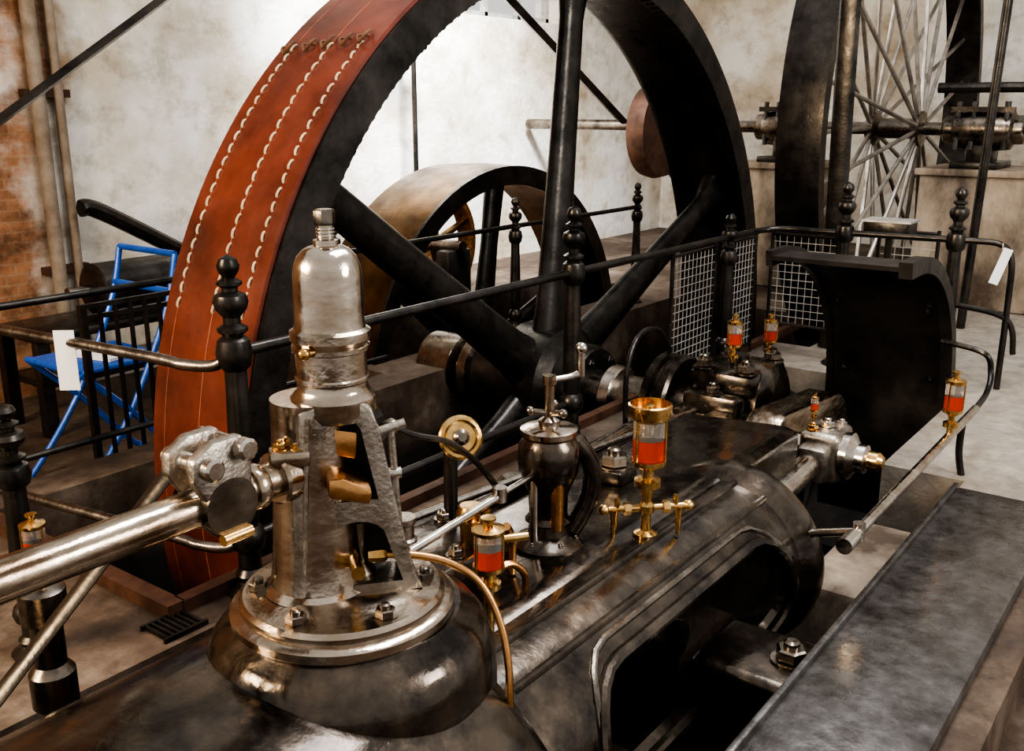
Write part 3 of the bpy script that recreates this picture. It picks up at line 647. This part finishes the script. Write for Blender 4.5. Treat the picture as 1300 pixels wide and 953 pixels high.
# dark iron machine frame against the far wall
tb=B('machine_stand')
tb.box((3.3,5.5,0.28),(1.3,0.5,0.05),'iron',bev=0.01)
for x in (2.7,3.9):
    for y in (5.3,5.7): tb.box((x,y,-0.02),(0.07,0.07,0.55),'iron')
tb.box((3.3,5.5,0.0),(1.2,0.4,0.04),'iron')
tb.lathe([(0.13,-0.3),(0.16,-0.28),(0.16,0.28),(0.13,0.3)],(3.45,5.5,0.46),(1,0,0),'iron',28); tb.box((3.45,5.5,0.34),(0.4,0.24,0.1),'iron',bev=0.01)
tb.cyl((3.0,5.5,0.46),(3.2,5.5,0.46),0.035,'darksteel'); tb.done()
tg=B('paper_tag'); tg.box((1.615,3.015,0.725),(0.065,0.004,0.20),'paper',(0,0,D(-50))); tg.done()
tg=B('paper_tag'); tg.box((5.80,1.05,0.69),(0.05,0.004,0.20),'paper',(0,0.3,D(-60))); tg.cyl((5.80,1.05,0.78),(5.84,1.06,0.81),0.003,'thread',n=5); tg.done()
fp=B('floor_plate')
fp.box((2.45,0.60,0.0),(3.2,0.37,0.09),'plate',bev=0.012); fp.box((2.45,0.79,0.035),(3.2,0.02,0.05),'plate',bev=0.004)
fp.box((2.45,0.60,-0.12),(3.16,0.34,0.16),'iron'); fp.done()
fb=B('foundation_block'); fb.box((3.5,0.98,-0.5),(0.7,0.25,0.8),'stone',bev=0.04); fb.done()
pc=B('trim_1'); pc.box((4.4,2.49,0.02),(5.6,0.05,0.05),'rust'); pc.box((1.575,3.12,0.02),(0.06,1.3,0.05),'rust'); pc.done()
dg=B('drain_grate')
for i in range(7): dg.box((1.72+0.02*i-0.25,2.2+0.22,0.008),(0.008,0.12,0.014),'iron')
dg.box((1.53,2.36,0.008),(0.15,0.01,0.016),'iron'); dg.box((1.53,2.48,0.008),(0.15,0.01,0.016),'iron'); dg.done()

# ------------------------------------------------------------------ light
def area(name,loc,tgt,size,e,col):
    l=bpy.data.lights.new(name,'AREA'); l.shape='RECTANGLE'; l.size=size[0]; l.size_y=size[1]; l.energy=e; l.color=col
    o=bpy.data.objects.new(name,l); S.collection.objects.link(o); o.location=loc
    o.rotation_euler=(Vector(tgt)-Vector(loc)).to_track_quat('-Z','Y').to_euler(); return o
area('overhead_fill',(3.5,1.0,4.6),(3.2,1.8,0),(4,1.2),190,(0.95,0.97,1.0))  # added overhead fill for the engine; no skylight is known here
area('warm_fill',(-2.0,3.5,2.6),(1.8,1.6,0.5),(1.6,1.0),250,(1.0,0.78,0.52))  # warm fill added to tint the metal reflections, no real fitting
area('side_fill',(3.0,-2.9,2.6),(3.2,1.5,0.2),(1.8,1.6),110,(1.0,0.97,0.93))  # unseen side fill added for reflections; there is no known window
l=bpy.data.lights.new('wall_fill_spot','SPOT'); l.energy=5400; l.spot_size=D(70); l.spot_blend=1.0; l.color=(0.90,0.95,1.0); l.shadow_soft_size=0.5  # helper spot added to brighten the back wall, not a lamp of the hall
o=bpy.data.objects.new('wall_fill_light',l); S.collection.objects.link(o); o.location=(5.6,4.3,4.8); o.rotation_euler=(Vector((6.9,6.2,1.7))-o.location).to_track_quat('-Z','Y').to_euler()
W=bpy.data.worlds.new('world'); S.world=W; W.use_nodes=True
bg=W.node_tree.nodes['Background']; bg.inputs[0].default_value=(0.93,0.91,0.89,1); bg.inputs[1].default_value=0.68
# ------------------------------------------------------------------ camera
cd=bpy.data.cameras.new('camera'); cam=bpy.data.objects.new('camera',cd); S.collection.objects.link(cam)
cam.location=(0,0,1.52); cam.rotation_euler=(D(90-15.26),0,D(-53.2)); cd.sensor_width=36; cd.lens=1250/1300*36; cd.clip_start=0.02
S.camera=cam
try: S.view_settings.look='AgX - High Contrast'; S.view_settings.exposure=0.15
except Exception as e: print(e)
